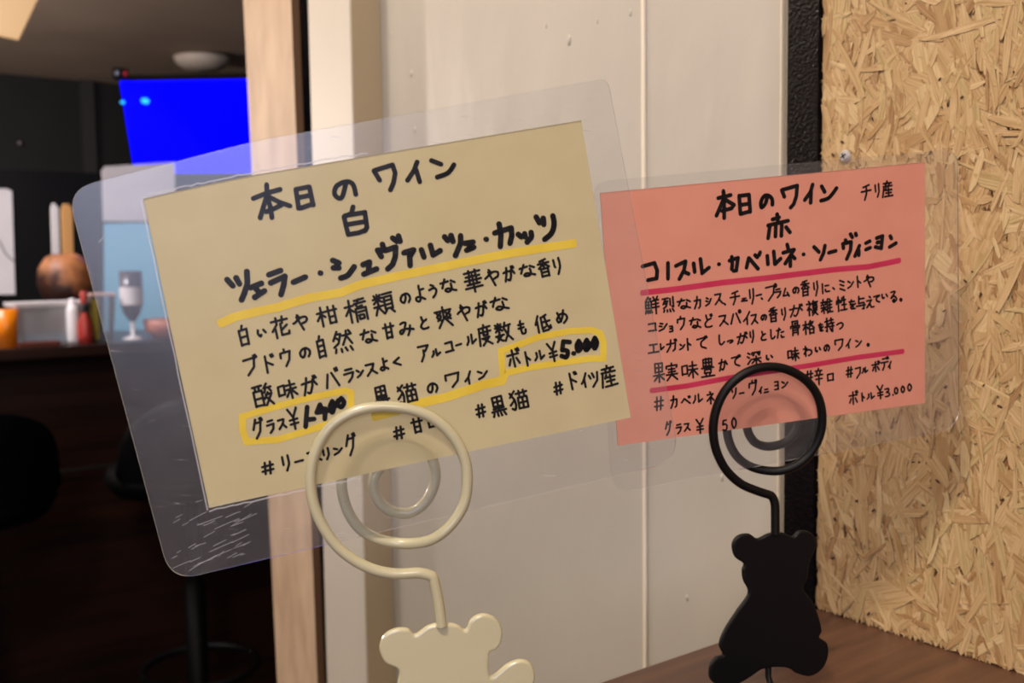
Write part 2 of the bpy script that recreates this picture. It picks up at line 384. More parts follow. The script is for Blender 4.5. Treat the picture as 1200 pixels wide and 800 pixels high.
for i in range(32):
    L = rs.uniform(.018, .05); W = rs.uniform(.004, .011) if i % 5 else rs.uniform(.014, .019)
    v, f, uv = strand_shape(L, W, rs); me = bpy.data.meshes.new('wood_strand'); me.from_pydata(v, [], f); me.update()
    me.materials.append(SM[rs.choice((0, 0, 1, 1, 2, 3, 4, 5, 5, 7))]); ul = me.uv_layers.new(name='UVMap'); ou, ov = rs.uniform(0, 9), rs.uniform(0, 9)
    for lp in me.loops: ul.data[lp.index].uv = (uv[lp.vertex_index][0] + ou, uv[lp.vertex_index][1] + ov)
    protos.append((me, L, W))
for k in range(290):
    me, L, W = rs.choice(protos); ang = rand_ang()
    ey = abs(math.sin(ang)) * L / 2 + abs(math.cos(ang)) * W * .7; ez = abs(math.cos(ang)) * L / 2 + abs(math.sin(ang)) * W * .7
    yy = min(rs.uniform(0.20, YC), YC - ey - .0005); zz = max(rs.uniform(CT, CT + 0.46), CT + ez + .0005)
    o = bpy.data.objects.new('wood_strand', me); C.objects.link(o); o.parent = board
    o.matrix_parent_inverse = Matrix.Translation(-board.location)
    o.matrix_basis = place_m(yy, zz, rs.uniform(-.0003, .0003), ang, rs.gauss(0, .009), rs.gauss(0, .009))
bm = bmesh.new()
for k in range(46):
    yy = rs.uniform(.235, YC - .003); zz = rs.uniform(CT + .004, CT + .45); e = rs.uniform(.0005, .0011); a_ = rs.uniform(-1.2, 1.2)
    bmesh.ops.create_uvsphere(bm, u_segments=8, v_segments=5, radius=1, matrix=Matrix.Translation((XW - .0006, yy, zz)) @ Matrix.Rotation(a_, 4, 'X') @ Matrix.Diagonal((.0004, e * .6, e * rs.uniform(.8, 1.7), 1)))
bm_obj('dark_specks', bm, mat('bark', srgb(58, 32, 24), .7), board, True, 'stuff')
# screw in the board, cross head
p = on(990, 183, 0, XW - 0.001)
bm = bmesh.new()
bmesh.ops.create_cone(bm, cap_ends=True, segments=24, radius1=0.0034, radius2=0.0022, depth=0.0018, matrix=Matrix.Translation((p.x - .0006, p.y, p.z)) @ Matrix.Rotation(-math.pi / 2, 4, 'Y'))
sc = bm_obj('screw', bm, M['screw_metal'], board); sc['label'] = 'silver cross-head screw'
rc = thing
for a in (0.5, 0.5 + math.pi / 2):
    d = Vector((0, math.sin(a), math.cos(a))); s = Vector((0, math.cos(a), -math.sin(a))); q = Vector((p.x - .0017, p.y, p.z))
    pts = [q + d * .0017 + s * .0003, q - d * .0017 + s * .0003, q - d * .0017 - s * .0003, q + d * .0017 - s * .0003]
    o = prism('screw_slot', pts, Vector((.0003, 0, 0)), M['black_metal']); o.parent = sc

# ---------------------------------------------------------------- handwriting: strokes in a 100 x 100 box, ~ = smooth
DK = ';78 2 84 16;91 0 97 13'
CI = ';~82 4 92 2 97 12 90 20 80 16 82 4'
G = {
'の':'~55 20 48 60 30 85 12 70 10 45 30 20 60 12 85 30 90 60 72 88','い':'~15 20 15 60 30 85 40 70;70 25 85 60','う':'35 5 60 15;~15 40 60 30 80 45 70 75 40 98',
'か':'~8 35 65 30 65 60 50 90 35 85;40 5 30 50 12 95;75 20 95 50','な':'8 28 55 22;35 5 15 62;70 20 92 36;~68 42 68 75 50 92 30 82 45 70 92 92',
'や':'~5 50 60 20 90 28 85 50 60 58;35 2 46 18;30 15 60 98','よ':'~55 3 55 70 40 95 15 85 25 70 60 74 92 90;55 32 92 28','り':'20 15 22 50 28 56;~72 6 76 50 45 98',
'み':'~15 15 50 12 28 70 8 80 10 60 50 55 95 65;75 35 70 70 55 98','と':'35 5 45 45;~85 30 45 45 20 70 35 92 90 90','く':'75 5 20 50 82 95',
'も':'~45 5 40 60 50 90 80 85 85 65;20 30 75 28;18 52 72 50','め':'20 15 40 80;~70 5 50 60 20 85 10 60 40 30 80 35 90 65 60 95','し':'~30 5 28 70 50 92 85 70',
'っ':'~8 50 60 35 88 50 75 75 45 92','た':'10 25 55 20;38 5 12 90;60 45 90 42;~60 70 65 88 92 88','て':'~8 20 85 12 45 40 45 75 85 90',
'に':'15 10 12 90;45 30 85 28;~45 60 50 80 90 80','る':'~20 12 75 10 20 60 60 45 90 70 60 95 40 85 55 72 70 88','え':'45 2 60 12;20 35 70 30 15 90 50 60 60 90 92 90',
'を':'15 20 80 18;45 2 25 50 60 45 60 75;~90 45 35 70 45 92 85 92','わ':'25 5 25 98;5 30 40 28 8 75;~20 60 50 40 85 50 85 80 55 95',
'ス':'12 15 75 12 60 50 12 92;50 52 92 88','ハ':'30 25 8 90;55 20 90 88','イ':'85 5 50 45 10 72;52 45 52 98','フ':'8 18 80 12 70 60 25 98','ト':'35 3 35 98;37 38 82 60',
'ウ':'45 2 48 20;10 48 12 22 88 18 75 65 40 98','ラ':'22 10 78 7;8 38 88 34 70 72 35 98','ン':'12 18 42 35;8 92 50 75 92 30','ア':'8 12 92 10 62 42;48 35 45 65 20 97',
'ル':'28 20 28 60 8 92;58 8 58 88 95 60','コ':'12 15 85 12 82 85;8 88 92 85','ー':'8 60 92 44','ワ':'12 48 12 15 88 12 75 65 40 98','ホ':'8 30 88 28;48 5 48 92;28 50 12 80;70 50 88 78',
'ク':'40 5 8 52;35 22 82 20 65 65 25 98','#':'35 5 25 95;75 5 65 95;8 35 95 30;5 70 92 65','リ':'20 10 20 60;75 5 75 60 45 98','カ':'8 35 85 30 80 80 60 92;45 3 40 50 8 95',
'シ':'20 10 45 20;12 40 38 50;8 92 55 75 92 25','チ':'80 5 20 18;5 45 95 40;50 15 50 60 30 98','ェ':'25 45 80 42;52 45 52 88;12 90 95 86','ム':'45 5 12 85 80 78;65 50 92 95',
'ミ':'20 10 80 25;20 42 75 55;15 75 85 95','ヨ':'20 10 80 8 80 92;22 50 78 48;18 92 80 90','エ':'15 15 85 12;50 15 50 85;5 88 95 85','レ':'25 5 25 90 85 50','ニ':'22 25 78 22;8 80 92 78',
'ネ':'45 2 55 15;15 25 80 22 10 75;50 45 50 98;60 50 85 72','ヘ':'5 65 35 25 95 80','テ':'25 12 75 10;8 40 92 36;50 40 45 70 25 98','ソ':'15 12 30 40;85 8 70 60 30 98',
'ツ':'8 20 20 45;40 12 50 38;88 10 75 60 30 98','、':'30 40 75 90','。':'~30 50 50 30 75 50 55 80 30 50','口':'15 15 15 90;15 15 85 12 82 88;15 88 85 85',
'白':'50 0 38 20;18 22 20 98;18 24 82 20 80 95;20 58 80 55;20 94 80 92','自':'50 0 38 20;18 22 20 98;18 24 82 20 80 95;20 48 80 45;20 70 80 68;20 94 80 92',
'花':'8 20 92 17;35 5 35 32;68 3 65 32;35 35 8 65;25 55 25 98;88 45 55 65;55 35 55 88 92 88 94 75','木':'5 30 42 28;25 3 25 98;25 35 5 65;27 40 42 55',
'柑':'5 30 42 28;25 3 25 98;25 35 5 65;27 40 42 55;48 28 98 26;60 8 60 90;88 8 88 90;60 58 88 57;60 90 88 88',
'橘':'5 30 42 28;25 3 25 98;25 35 5 65;27 40 42 55;50 8 92 5;70 5 55 30;48 22 97 20;50 45 50 98;50 45 95 43 95 95;60 38 82 35;60 60 85 58;62 72 82 72 82 88 62 90 62 72',
'類':'5 25 48 22;27 3 27 48;12 8 18 18;42 6 36 16;27 28 8 45;27 28 48 42;5 62 50 58;28 50 8 98;28 65 48 95;52 8 98 5;58 22 58 78;58 22 94 20 94 78;58 40 94 38;58 58 94 56;58 77 94 75;65 80 52 98;85 80 98 98',
'華':'5 12 95 10;32 2 32 22;68 2 68 22;12 30 88 28;5 48 95 46;15 66 85 64;2 82 98 80;50 22 50 100;30 30 30 66;70 30 70 66',
'香':'70 3 25 12;8 25 92 22;50 8 50 48;48 28 10 50;52 28 92 48;25 55 25 98;25 55 78 53 78 97;25 75 78 73;25 96 78 95',
'然':'30 3 8 40;28 15 48 15 30 55 8 70;20 28 35 40;55 25 95 22;75 5 72 30 50 65;74 30 95 65;85 5 92 15;15 80 10 95;38 82 40 96;60 80 66 95;82 78 92 95',
'甘':'5 28 95 25;28 5 28 95;72 5 72 95;28 60 72 58;28 92 72 90',
'爽':'5 22 95 20;50 2 50 55 15 98;52 55 90 98;15 30 35 45;35 30 15 45;15 50 35 65;35 50 15 65;65 30 88 45;88 30 65 45;65 50 88 65;88 50 65 65',
'酸':'5 10 50 8;18 10 18 30;35 10 35 30;8 32 8 98;8 32 48 30 48 96;8 65 48 63;8 95 48 94;75 3 60 22 92 20;65 30 58 42;85 28 92 40;75 42 55 70;65 52 92 50 60 98;68 65 95 98',
'味':'8 25 8 75;8 25 38 22 38 72;8 72 38 70;50 28 92 25;45 50 97 47;70 3 70 98;68 50 45 85;72 50 97 82',
'度':'50 0 50 12;12 15 95 12;15 15 5 98;25 35 92 32;42 22 42 52 72 50 72 22;28 65 80 62 30 98;40 68 92 98',
'数':'8 25 50 22;28 3 28 50;10 8 18 18;45 6 38 16;28 28 8 45;28 28 48 42;5 68 52 65;30 52 15 80 45 98;42 66 8 98;68 3 58 35;62 22 98 18;88 22 78 60 55 98;62 40 75 70 98 98',
'低':'28 3 5 50;18 30 18 98;80 5 45 18;45 15 45 82 65 72;45 45 95 42;~68 15 75 60 95 85 97 70;45 95 85 92',
'黒':'18 8 18 52;18 8 82 6 82 50;18 30 82 28;50 8 50 72;18 51 82 50;15 62 85 60;3 75 97 72;15 84 8 98;38 84 40 97;60 83 65 96;82 82 92 96',
'猫':'35 3 8 30;~10 10 32 50 28 95 12 88;30 45 5 70;42 18 98 15;58 5 58 30;82 5 82 30;48 40 48 95;48 40 93 38 93 95;70 40 70 94;48 66 93 64;48 94 93 93',
'産':'50 0 50 12;15 14 90 12;35 18 42 28;72 16 62 28;12 33 95 30;18 33 3 98;38 42 28 58;30 56 90 53;60 42 60 95;34 74 85 72;22 95 98 92',
'鮮':'25 3 8 25;22 12 42 12 30 28;8 30 8 68;8 30 46 28 46 66;27 30 27 66;8 48 46 47;8 67 46 66;8 80 5 95;20 80 22 93;32 80 36 93;44 78 50 92;62 5 68 18;92 3 84 16;56 25 98 22;58 45 96 42;53 65 99 62;77 22 77 99',
'烈':'5 10 50 8;28 10 8 45;25 28 45 26 30 60 10 70;20 38 32 48;65 12 65 55;90 3 90 65 80 62;15 80 10 95;38 82 40 96;60 80 66 95;82 78 92 95',
'複':'22 3 28 12;5 22 40 20 8 60;24 45 24 98;28 50 42 62;62 3 50 22;58 12 95 10;58 25 58 52;58 25 90 24 90 50;58 38 90 37;58 52 90 50;65 55 48 80;62 65 88 63 50 98;62 70 95 98',
'雑':'5 25 48 22;25 5 20 35 5 45;42 20 42 40;5 60 50 57;28 42 28 98;26 62 5 85;30 62 48 80;65 3 52 30;58 22 58 98;78 5 82 18;58 25 96 22;58 45 93 43;58 65 93 63;58 92 98 90;77 25 77 90',
'性':'20 3 20 98;8 25 5 50;32 22 38 40;60 8 48 40;55 28 92 25;75 3 75 92;55 58 92 56;42 93 98 90','与':'35 5 30 50 85 48 80 90 65 88;35 22 85 20;5 68 95 65',
'骨':'25 5 25 35;25 5 75 4 75 35;50 20 50 35;50 20 75 19;8 50 8 38 92 36 88 50;28 50 25 98;28 50 75 49 75 95;28 65 75 64;28 80 75 79',
'格':'5 30 42 28;25 3 25 98;25 35 5 65;27 40 42 55;65 3 50 30;62 15 88 13 45 60;60 25 95 58;58 65 58 98;58 65 90 64 90 96;58 94 90 93',
'持':'5 25 42 22;25 3 25 90 15 85;5 62 42 52;52 18 92 15;72 3 72 38;45 40 98 37;45 60 97 57;82 42 82 95 70 90;58 70 65 82',
'果':'20 5 20 50;20 5 80 4 80 48;20 27 80 26;20 49 80 48;5 65 95 62;50 5 50 100;48 65 10 92;52 65 92 90',
'実':'50 0 50 10;8 28 8 14 92 12 90 26;25 35 75 33;22 50 78 48;5 66 95 64;50 25 50 66 10 98;52 68 92 98',
'豊':'20 5 20 42;20 5 80 4 80 42;20 23 80 22;20 42 80 41;40 0 40 42;60 0 60 42;8 52 92 50;28 60 28 78;28 60 72 59 72 77;28 77 72 76;35 80 40 92;68 80 60 92;3 96 97 94',
'深':'8 8 22 18;3 35 18 45;5 90 25 62;38 22 38 8 95 6 93 20;55 15 45 32;75 15 90 30;32 55 98 52;65 35 65 98;63 55 35 85;67 55 97 82',
'辛':'50 0 50 12;15 15 88 13;30 22 36 36;70 20 62 35;5 42 95 40;15 66 85 64;50 42 50 100',
'¥':'10 5 50 45 90 3;50 45 50 100;15 56 85 53;15 76 85 73','5':'80 5 30 8 25 45;~25 45 70 42 85 68 60 95 20 90','0':'~50 3 15 30 15 70 45 97 82 70 85 30 50 3','7':'12 10 85 8 40 97','3':'~15 10 70 8 75 30 40 46 80 55 80 85 20 95',
'.':'45 85 50 92',
}
for a, b in (('が','か'),('で','て'),('ど','と'),('バ','ハ'),('ブ','フ'),('ド','ト'),('ボ','ホ'),('グ','ク'),('ガ','カ'),('ヴ','ウ'),('ベ','ヘ'),('デ','テ')): G[a] = G[b] + DK
for a, b in (('パ','ハ'),('プ','フ')): G[a] = G[b] + CI
G['ョ'] = G['ヨ']; G['ィ'] = G['イ']; G['つ'] = G['っ']

def glyph_strokes(ch):
    out = []
    for s in G[ch].split(';'):
        sm = s.startswith('~'); n = [float(k) for k in s.lstrip('~').split()]
        p = [(n[i], n[i + 1]) for i in range(0, len(n), 2)]
        if sm: p = [(v.x, v.y) for v in crom([(a, b, 0) for a, b in p], 4)]
        out.append(p)
    return out
def text_strokes(table, crop, rt, dn):
    """table: 'char cx cy w h' entries measured on an enlarged view crop=(x, y, scale)"""
    ox, oy, sc_ = crop; out = []; q = table.split()
    for i in range(0, len(q), 5):
        ch = q[i]; cx, cy, w_, h_ = (float(k) for k in q[i + 1:i + 5])
        for st in glyph_strokes(ch):
            out.append([(ox + (cx + (a - 50) / 100 * w_ * rt[0] + (b - 50) / 100 * h_ * dn[0]) / sc_,
                         oy + (cy + (a - 50) / 100 * w_ * rt[1] + (b - 50) / 100 * h_ * dn[1]) / sc_) for a, b in st])
    return out
def traced(lst, crop):
    ox, oy, s = crop; out = []
    for st in lst.split(';'):
        st = st.strip(); sm = st.startswith('~'); n = [float(k) for k in st.lstrip('~').split()]
        p = [(ox + n[i] / s, oy + n[i + 1] / s) for i in range(0, len(n), 2)]
        if sm: p = [(v.x, v.y) for v in crom([(a, b, 0) for a, b in p], 5)]
        if len(p) == 1: p = [p[0], (p[0][0] + .6, p[0][1] + .1)]
        out.append(p)
    return out

class Card:
    def __init__(s, corners, depth, name, label, group):
        r = [ray(a, b) for a, b in corners]
        A = Matrix(((-r[1].x, r[2].x, -r[3].x), (-r[1].y, r[2].y, -r[3].y), (-r[1].z, r[2].z, -r[3].z)))
        sol = A.inverted() @ (-r[0]); zz = [1, sol.x, sol.y, sol.z]; k = depth / (sum(zz) / 4)
        s.P = [CAM + r[i] * zz[i] * k for i in range(4)]
        s.u = (s.P[1] - s.P[0]); s.v = (s.P[3] - s.P[0]); s.n = s.v.cross(s.u).normalized()   # faces the viewer
        if s.n.dot(CAM - s.P[0]) < 0: s.n = -s.n
        s.root = thing(name, label, 'menu card', (s.P[2] + s.P[3]) / 2, group)
        s.scale = depth / F
    def pt(s, px, py, off=0.0):
        return on_pl(px, py, s.P[0], s.n) + s.n * off
    def ink(s, name, strokes, rad_px, off, m, jit=0.0, flat=False):
        vs_, fs = [], []; R = rad_px * s.scale; e1 = s.u.normalized(); e2 = s.n.cross(e1)
        rr = random.Random(3)
        for st in strokes:
            pts = [s.pt(a + rr.uniform(-jit, jit), b + rr.uniform(-jit, jit), off) for a, b in st]
            for i, p in enumerate(pts):
                k = R * rr.uniform(0.92, 1.08)
                if not flat or 0 < i < len(pts) - 1:
                    b0 = len(vs_); N = 10
                    vs_ += [p + (e1 * math.cos(2 * math.pi * j / N) + e2 * math.sin(2 * math.pi * j / N)) * k for j in range(N)]
                    fs.append(tuple(range(b0, b0 + N)))
                if i:
                    q = pts[i - 1]; d = (p - q)
                    if d.length < 1e-7: continue
                    d.normalize(); t = s.n.cross(d) * R
                    b0 = len(vs_); vs_ += [q - t, p - t, p + t, q + t]; fs.append((b0, b0 + 1, b0 + 2, b0 + 3))
        o = obj(name, vs_, fs, m, s.root)
        return o
    def ribbon(s, name, strokes, rad_px, off, m):
        R = rad_px * s.scale; vs_, fs = [], []
        for q, st in enumerate(strokes):
            pts = [s.pt(a, b, off) for a, b in st]; n = len(pts); b0 = len(vs_)
            for i, p in enumerate(pts):
                d1 = (pts[i] - pts[i - 1]).normalized() if i else (pts[1] - pts[0]).normalized()
                d2 = (pts[i + 1] - pts[i]).normalized() if i < n - 1 else d1
                t = s.n.cross((d1 + d2).normalized()); k = R / max(.55, t.dot(s.n.cross(d1)))
                vs_ += [p - t * k, p + t * k]
                if i: a = b0 + 2 * i; fs.append((a - 2, a, a + 1, a - 1))
            for i, sg in ((0, -1), (n - 1, 1)):
                d = (pts[1] - pts[0]).normalized() if i == 0 else (pts[-1] - pts[-2]).normalized(); t = s.n.cross(d)
                b1 = len(vs_); vs_ += [pts[i] + (t * math.cos(a * math.pi / 8) + d * sg * math.sin(a * math.pi / 8) * .6) * R for a in range(9)]
                fs.append(tuple(range(b1, b1 + 9)))
        return obj(name, vs_, fs, m, s.root)
    def sheet(s, outline, inner, m, mc, th):
        """clear pouch: the free margin around the paper and the bonded cover over it"""
        bm = bmesh.new(); ed = []
        for loop in (outline, inner):
            v = [bm.verts.new(s.pt(a, b, -th / 2)) for a, b in loop]
            ed += [bm.edges.new((v[i - 1], v[i])) for i in range(len(v))]
        bmesh.ops.triangle_fill(bm, use_beauty=True, edges=ed, normal=s.n)
        r = bmesh.ops.extrude_face_region(bm, geom=bm.faces[:])
        bmesh.ops.translate(bm, vec=s.n * th, verts=[q for q in r['geom'] if isinstance(q, bmesh.types.BMVert)])
        bmesh.ops.recalc_face_normals(bm, faces=bm.faces[:])
        o1 = bm_obj('laminate_margin', bm, m, s.root)
        o2 = obj('laminate_cover', [s.pt(a, b, th / 2) for a, b in inner], [tuple(range(len(inner)))], mc, s.root)
        e1 = s.u.normalized(); e2 = s.n.cross(e1)
        for o in (o1, o2):
            uv = o.data.uv_layers.new(name='UVMap')
            for lp in o.data.loops:
                v = o.data.vertices[lp.vertex_index].co - s.P[0]; uv.data[lp.index].uv = (v.dot(e1) * 10, v.dot(e2) * 10)
def rounded(corners, rad, n=8):
    out = []; N = len(corners)
    for i in range(N):
        p = Vector(corners[i]); a = Vector(corners[i - 1]); b = Vector(corners[(i + 1) % N]); r = rad[i] if isinstance(rad, (list, tuple)) else rad
        d1 = (a - p).normalized() * r; d2 = (b - p).normalized() * r
        for k in range(n + 1):
            t = k / n; out.append(tuple((p + d1) * (1 - t) ** 2 + 2 * p * t * (1 - t) + (p + d2) * t * t))
    return out

# ---- the yellow card
Y = Card([(168, 233), (681, 141), (739, 489), (245, 595)], .308, 'laminated_wine_card',
         'pale yellow laminated wine card with black writing and yellow highlighter', 'laminated wine cards')
ypaper = [(168, 233), (200, 225.5), (250, 214.5), (298, 205), (370, 193), (500, 171), (681, 141), (710, 315), (739, 489), (500, 539.5), (245, 595), (206, 414)]
po = obj('yellow_paper', [Y.pt(a, b, 0.0) for a, b in ypaper], [tuple(range(len(ypaper)))], M['yellow_paper'], Y.root)
Y.sheet(rounded([(78, 222), (298, 165.5), (712, 92), (797, 540), (200, 681)], [34, 30, 12, 34, 34]), ypaper, M['film'], M['cover'], 0.00044)
RT, DN = (.976, -.215), (.2, .98)
head = traced('180 290 185 400 215 500 230 600;55 420 180 370 305 335;180 400 150 500 120 600;210 410 300 455 400 490;175 545 250 515 320 480;455 345 480 510;455 335 580 310 615 480;480 412 590 390;500 510 615 470;~925 270 890 400 850 415 815 370 840 300 930 262 990 290 1015 380;990 500 975 560 905 590 925 680 945 760;920 580 1100 550 1120 690 1100 725;930 665 1110 635;950 757 1040 742 1110 715', (290, 180, 8))
head += traced('200 330 145 240 320 185 345 260 330 350 300 420;550 160 520 240 460 330;540 230 575 345;685 145 775 180;~740 300 840 260 895 185', (420, 170, 8))
head2 = traced('130 300 185 360;215 285 245 340;315 225 320 340 290 430 265 490;350 375 450 335;400 385 430 420;390 465 480 405;520 255 630 215;540 330 670 270 660 350 635 440;750 325 865 275;1003 238', (250, 290, 8))
head2 += traced('160 360 220 385;165 430 215 430;200 385 195 430;~235 525 300 500 360 420;445 400 505 375 495 440;450 490 570 440;625 210 640 260;615 325 580 265 660 265 750 235 745 330 720 400 675 440;720 150 760 180;775 130 790 180;825 290 920 260 890 310;880 310 885 410;990 260 1015 330;1075 220 1100 310 1165 270', (370, 260, 8))
head2 += traced('140 250 165 280;190 240 205 285;265 240 265 300 225 395;300 300 365 290;330 300 335 345;310 355 370 330;462 268;530 220 660 180 665 240 650 300;565 150 580 230 575 325;715 230 740 250;765 225 770 250;815 215 820 250 785 290;855 95 880 140;910 105 915 155;~985 85 995 150 975 220 920 270', (500, 240, 6.667))
Y.ink('heading_writing', head, 2.85, .00015, M['ink'])
Y.ink('heading_writing', head2, 3.4, .00015, M['ink'])
body = []
T = lambda s, c: text_strokes(s, c, RT, DN)
C6, C7, C8, C9, C10, C11, C12 = (265, 340, 8), (385, 320, 8), (520, 290, 8), (275, 410, 8), (395, 390, 8), (480, 370, 8), (580, 350, 8)
body += T('白 165 425 110 190 い 335 395 100 90 花 505 345 180 200 や 700 300 150 150 柑 945 240 200 190', C6)
body += T('橘 255 350 215 220 類 510 285 195 200 の 720 235 110 110 よ 850 190 110 160 う 980 165 95 125 な 1120 115 160 140', C7)
body += T('華 275 310 170 205 や 455 280 150 160 が 610 250 115 140 な 780 215 165 125 香 940 190 120 170 り 1065 170 95 165', C8)
body += T('ブ 230 705 145 180 ド 395 690 125 165 ウ 560 630 120 165 の 740 585 115 110 自 890 530 95 210', C6)
body += T('然 130 640 200 210 な 375 590 170 140 甘 565 540 110 150 み 730 515 145 140 と 890 465 95 130 爽 1080 410 170 195', C7)
body += T('や 190 610 140 155 が 350 580 115 140 な 520 525 185 140', C8)
body += T('酸 265 420 195 210 味 490 375 190 175 が 700 335 160 170 バ 910 270 145 190 ラ 1075 235 110 130', C9)
body += T('ン 215 375 75 85 ス 320 340 115 125 よ 435 295 90 120 く 560 270 100 75 ア 815 185 110 160 ル 925 185 90 70 コ 1050 130 85 110 ー 1140 108 60 30', C10)
body += T('ル 575 220 100 100 度 705 180 135 190 数 875 150 160 175 も 1050 110 90 145', C11)
body += T('低 445 230 150 165 め 625 170 120 130', C12)
body += T('黒 415 585 140 190 猫 655 565 195 180 の 895 515 110 110', C10)
body += T('ワ 405 595 170 140 イ 550 580 80 120 ン 685 545 105 95', C11)
body += T('ボ 175 560 130 180 ト 305 560 65 135 ル 415 530 105 95 ¥ 540 495 95 180', C12)
body += T('グ 220 415 110 190 ラ 340 395 80 125 ス 445 370 85 105 ¥ 550 320 105 205', (275, 450, 8))
body += T('# 150 465 120 120 リ 325 415 95 150 ー 445 400 90 40 ス 585 355 150 120 リ 700 330 85 110 ン 810 300 95 80 グ 930 245 105 200', (295, 490, 8))
body += T('# 380 535 110 120 甘 550 465 115 145 口 690 445 85 85', (420, 440, 8))
body += T('# 115 385 75 100 黒 245 350 110 155 猫 395 305 145 145 # 690 220 72 95 ド 795 165 75 125 イ 880 160 55 105 ツ 955 150 85 115 産 1060 130 120 160', (545, 420, 6.316))
Y.ink('body_writing', body, 1.5, .00015, M['ink'], 0.25)
price = traced('680 215 665 400;700 330 745 325;800 190 770 265 870 250;800 200 830 240;850 230 845 325;~915 160 895 210 915 265 935 200 915 160;~1000 130 965 180 1000 215 1025 170 1000 130;970 150 960 200', (275, 450, 8))
price += traced('700 405 640 400 630 480;~630 480 680 490 670 545 625 535;735 510;~785 395 765 440 780 490 810 450 785 395;~860 385 840 430 855 480 885 440 860 385;~935 365 915 420 935 465 955 410 935 365', (580, 350, 8))
Y.ink('price_writing', price, 2.9, .00016, M['ink'])
hl = [[(258, 379), (276, 371), (294, 366.5), (325, 360), (362, 349), (400, 342.5), (420, 334), (470, 322.5), (519, 312.5), (530, 310), (590, 298), (640, 290), (673, 285)]]
Y.ribbon('highlighter_line', hl, 5.0, .00010, M['highlighter'])
hl = [[(411, 480), (411, 460), (405, 457.5), (362, 466), (319, 477.5), (284, 488), (284.5, 504), (289, 517.5), (325, 515), (362, 504), (398, 492), (411, 483)],
      [(589, 436), (587, 411), (605, 405), (630, 395), (667, 388), (692, 386.5), (703, 390), (707, 401), (707, 420), (692, 420), (655, 425), (617, 431), (593, 437)]]
Y.ribbon('highlighter_box', hl, 3.9, .00010, M['highlighter'])
Y.ribbon('highlighter_line', [[(438, 488), (458, 483), (492, 472), (520, 466), (545, 458), (568, 450), (588, 446), (592, 436)]], 5.4, .00009, M['highlighter'])

rj = random.Random(8)
def wobble(a, b, n):
    return [(a[0] + (b[0] - a[0]) * k / n + rj.uniform(-.4, .4), a[1] + (b[1] - a[1]) * k / n + rj.uniform(-.9, .9)) for k in range(n + 1)]
Y.ribbon('air_gap_line', [wobble((168, 230), (200, 223), 5) + wobble((205, 221), (298, 202), 14) + wobble((306, 200), (372, 189), 10) + wobble((380, 187), (430, 180), 8),
                          wobble((166, 236), (243, 597), 16), wobble((246, 598), (360, 573), 14) + wobble((366, 571), (420, 560), 8)], 0.9, .00030, M['crease'])

scr = []
for k in range(46):
    a, b = rj.uniform(190, 290), rj.uniform(585, 668); L_ = rj.uniform(3, 15) if k % 5 else rj.uniform(14, 30); sl = rj.uniform(-.62, -.3)
    if b > 672 - (a - 215) * .17 - 6 or b < 560 + 0 or a < 186 + (b - 585) * .2: continue
    scr.append([(a, b), (min(a + L_, 330), b + L_ * sl)])
scr += [[(222, 668), (235, 660), (252, 651), (272, 643)], [(232, 660), (250, 654)], [(262, 645), (256, 652)], [(116, 284), (124, 275)]]
Y.ribbon('scratch_marks', scr, 0.3, .00030, M['crease'])['kind'] = 'stuff'

# ---- the pink card
P = Card([(703, 226), (1084, 190), (1084, 472), (724, 522)], .434, 'laminated_wine_card',
         'pink laminated wine card with black writing and magenta marker lines', 'laminated wine cards')
ppaper = [(703, 226), (1084, 190), (1084, 472), (724, 522)]
obj('pink_paper', [P.pt(a, b, 0.0) for a, b in ppaper], [(0, 1, 2, 3)], M['pink_paper'], P.root)
P.sheet(rounded([(694, 213), (1122, 174), (1124, 502), (717, 578)], [20, 20, 26, 26]), ppaper, M['film_clear'], M['cover'], 0.00044)
RT, DN = (.993, -.12), (.06, 1.0)
ph = traced('275 235 285 350 285 555;215 320 360 285;270 350 195 525;300 340 400 400 370 440 260 470;460 290 475 505;460 295 575 280 590 480;480 400 580 385;480 505 590 475;~790 300 770 380 725 430 715 370 750 300 800 290 845 330 850 395;990 305 960 225 1140 175 1130 300 1100 390 1065 430;905 510 915 600;850 570 930 545;800 640 1035 585;820 650 800 790;890 620 885 770;960 620 955 760;1010 660 1055 720', (820, 200, 10))
ph += traced('275 140 255 210 195 295;260 210 255 320;365 155 395 210;~360 300 440 270 515 175', (920, 200, 8.57))
ph += traced('95 315 200 285 225 350 220 420 145 435;320 285 320 425;390 310 475 270 460 350 420 425;455 360 500 380;545 290 555 365;605 250 620 375 680 325;765 295;860 265 935 240 920 350 895 355;880 230 885 300 880 340;1010 325 1030 240 1110 335;1085 215 1105 235;1130 190 1120 215', (740, 270, 7.5))
ph += traced('60 265 65 330;110 230 120 330 165 285;215 175 225 215;185 240 270 215 200 325;240 270 240 345;255 265 275 285;342 252;425 195 465 235;510 185 500 240 475 295;540 240 595 225;670 140 680 165;655 205 650 170 715 155 710 220 680 290;710 95 725 120;750 90 755 105;780 185 745 265;775 220 775 260;830 165 860 150;830 215 865 200;915 125 960 110 950 205;920 160 950 155;905 195 950 205;1020 110 1030 130;1015 195 1065 165', (890, 260, 6.667))
P.ink('heading_writing', ph, 2.4, .00015, M['ink'])
T = lambda s, c: text_strokes(s, c, RT, DN)
P2, P5, P6, P7, P8 = (920, 200, 8.57), (745, 330, 8), (870, 310, 6), (750, 410, 7.27), (900, 390, 6.667)
pb = T('チ 815 215 105 155 リ 925 195 60 140 産 1025 185 105 160', P2)
pb += T('鮮 150 220 135 165 烈 305 215 115 145 な 450 205 140 105 カ 580 195 75 120 シ 680 185 60 85 ス 775 160 90 115 、 833 205 28 28 チ 930 150 95 130 ェ 1012 160 62 50 リ 1088 135 60 150 ー 1152 125 55 30 、 1180 155 20 20', P5)
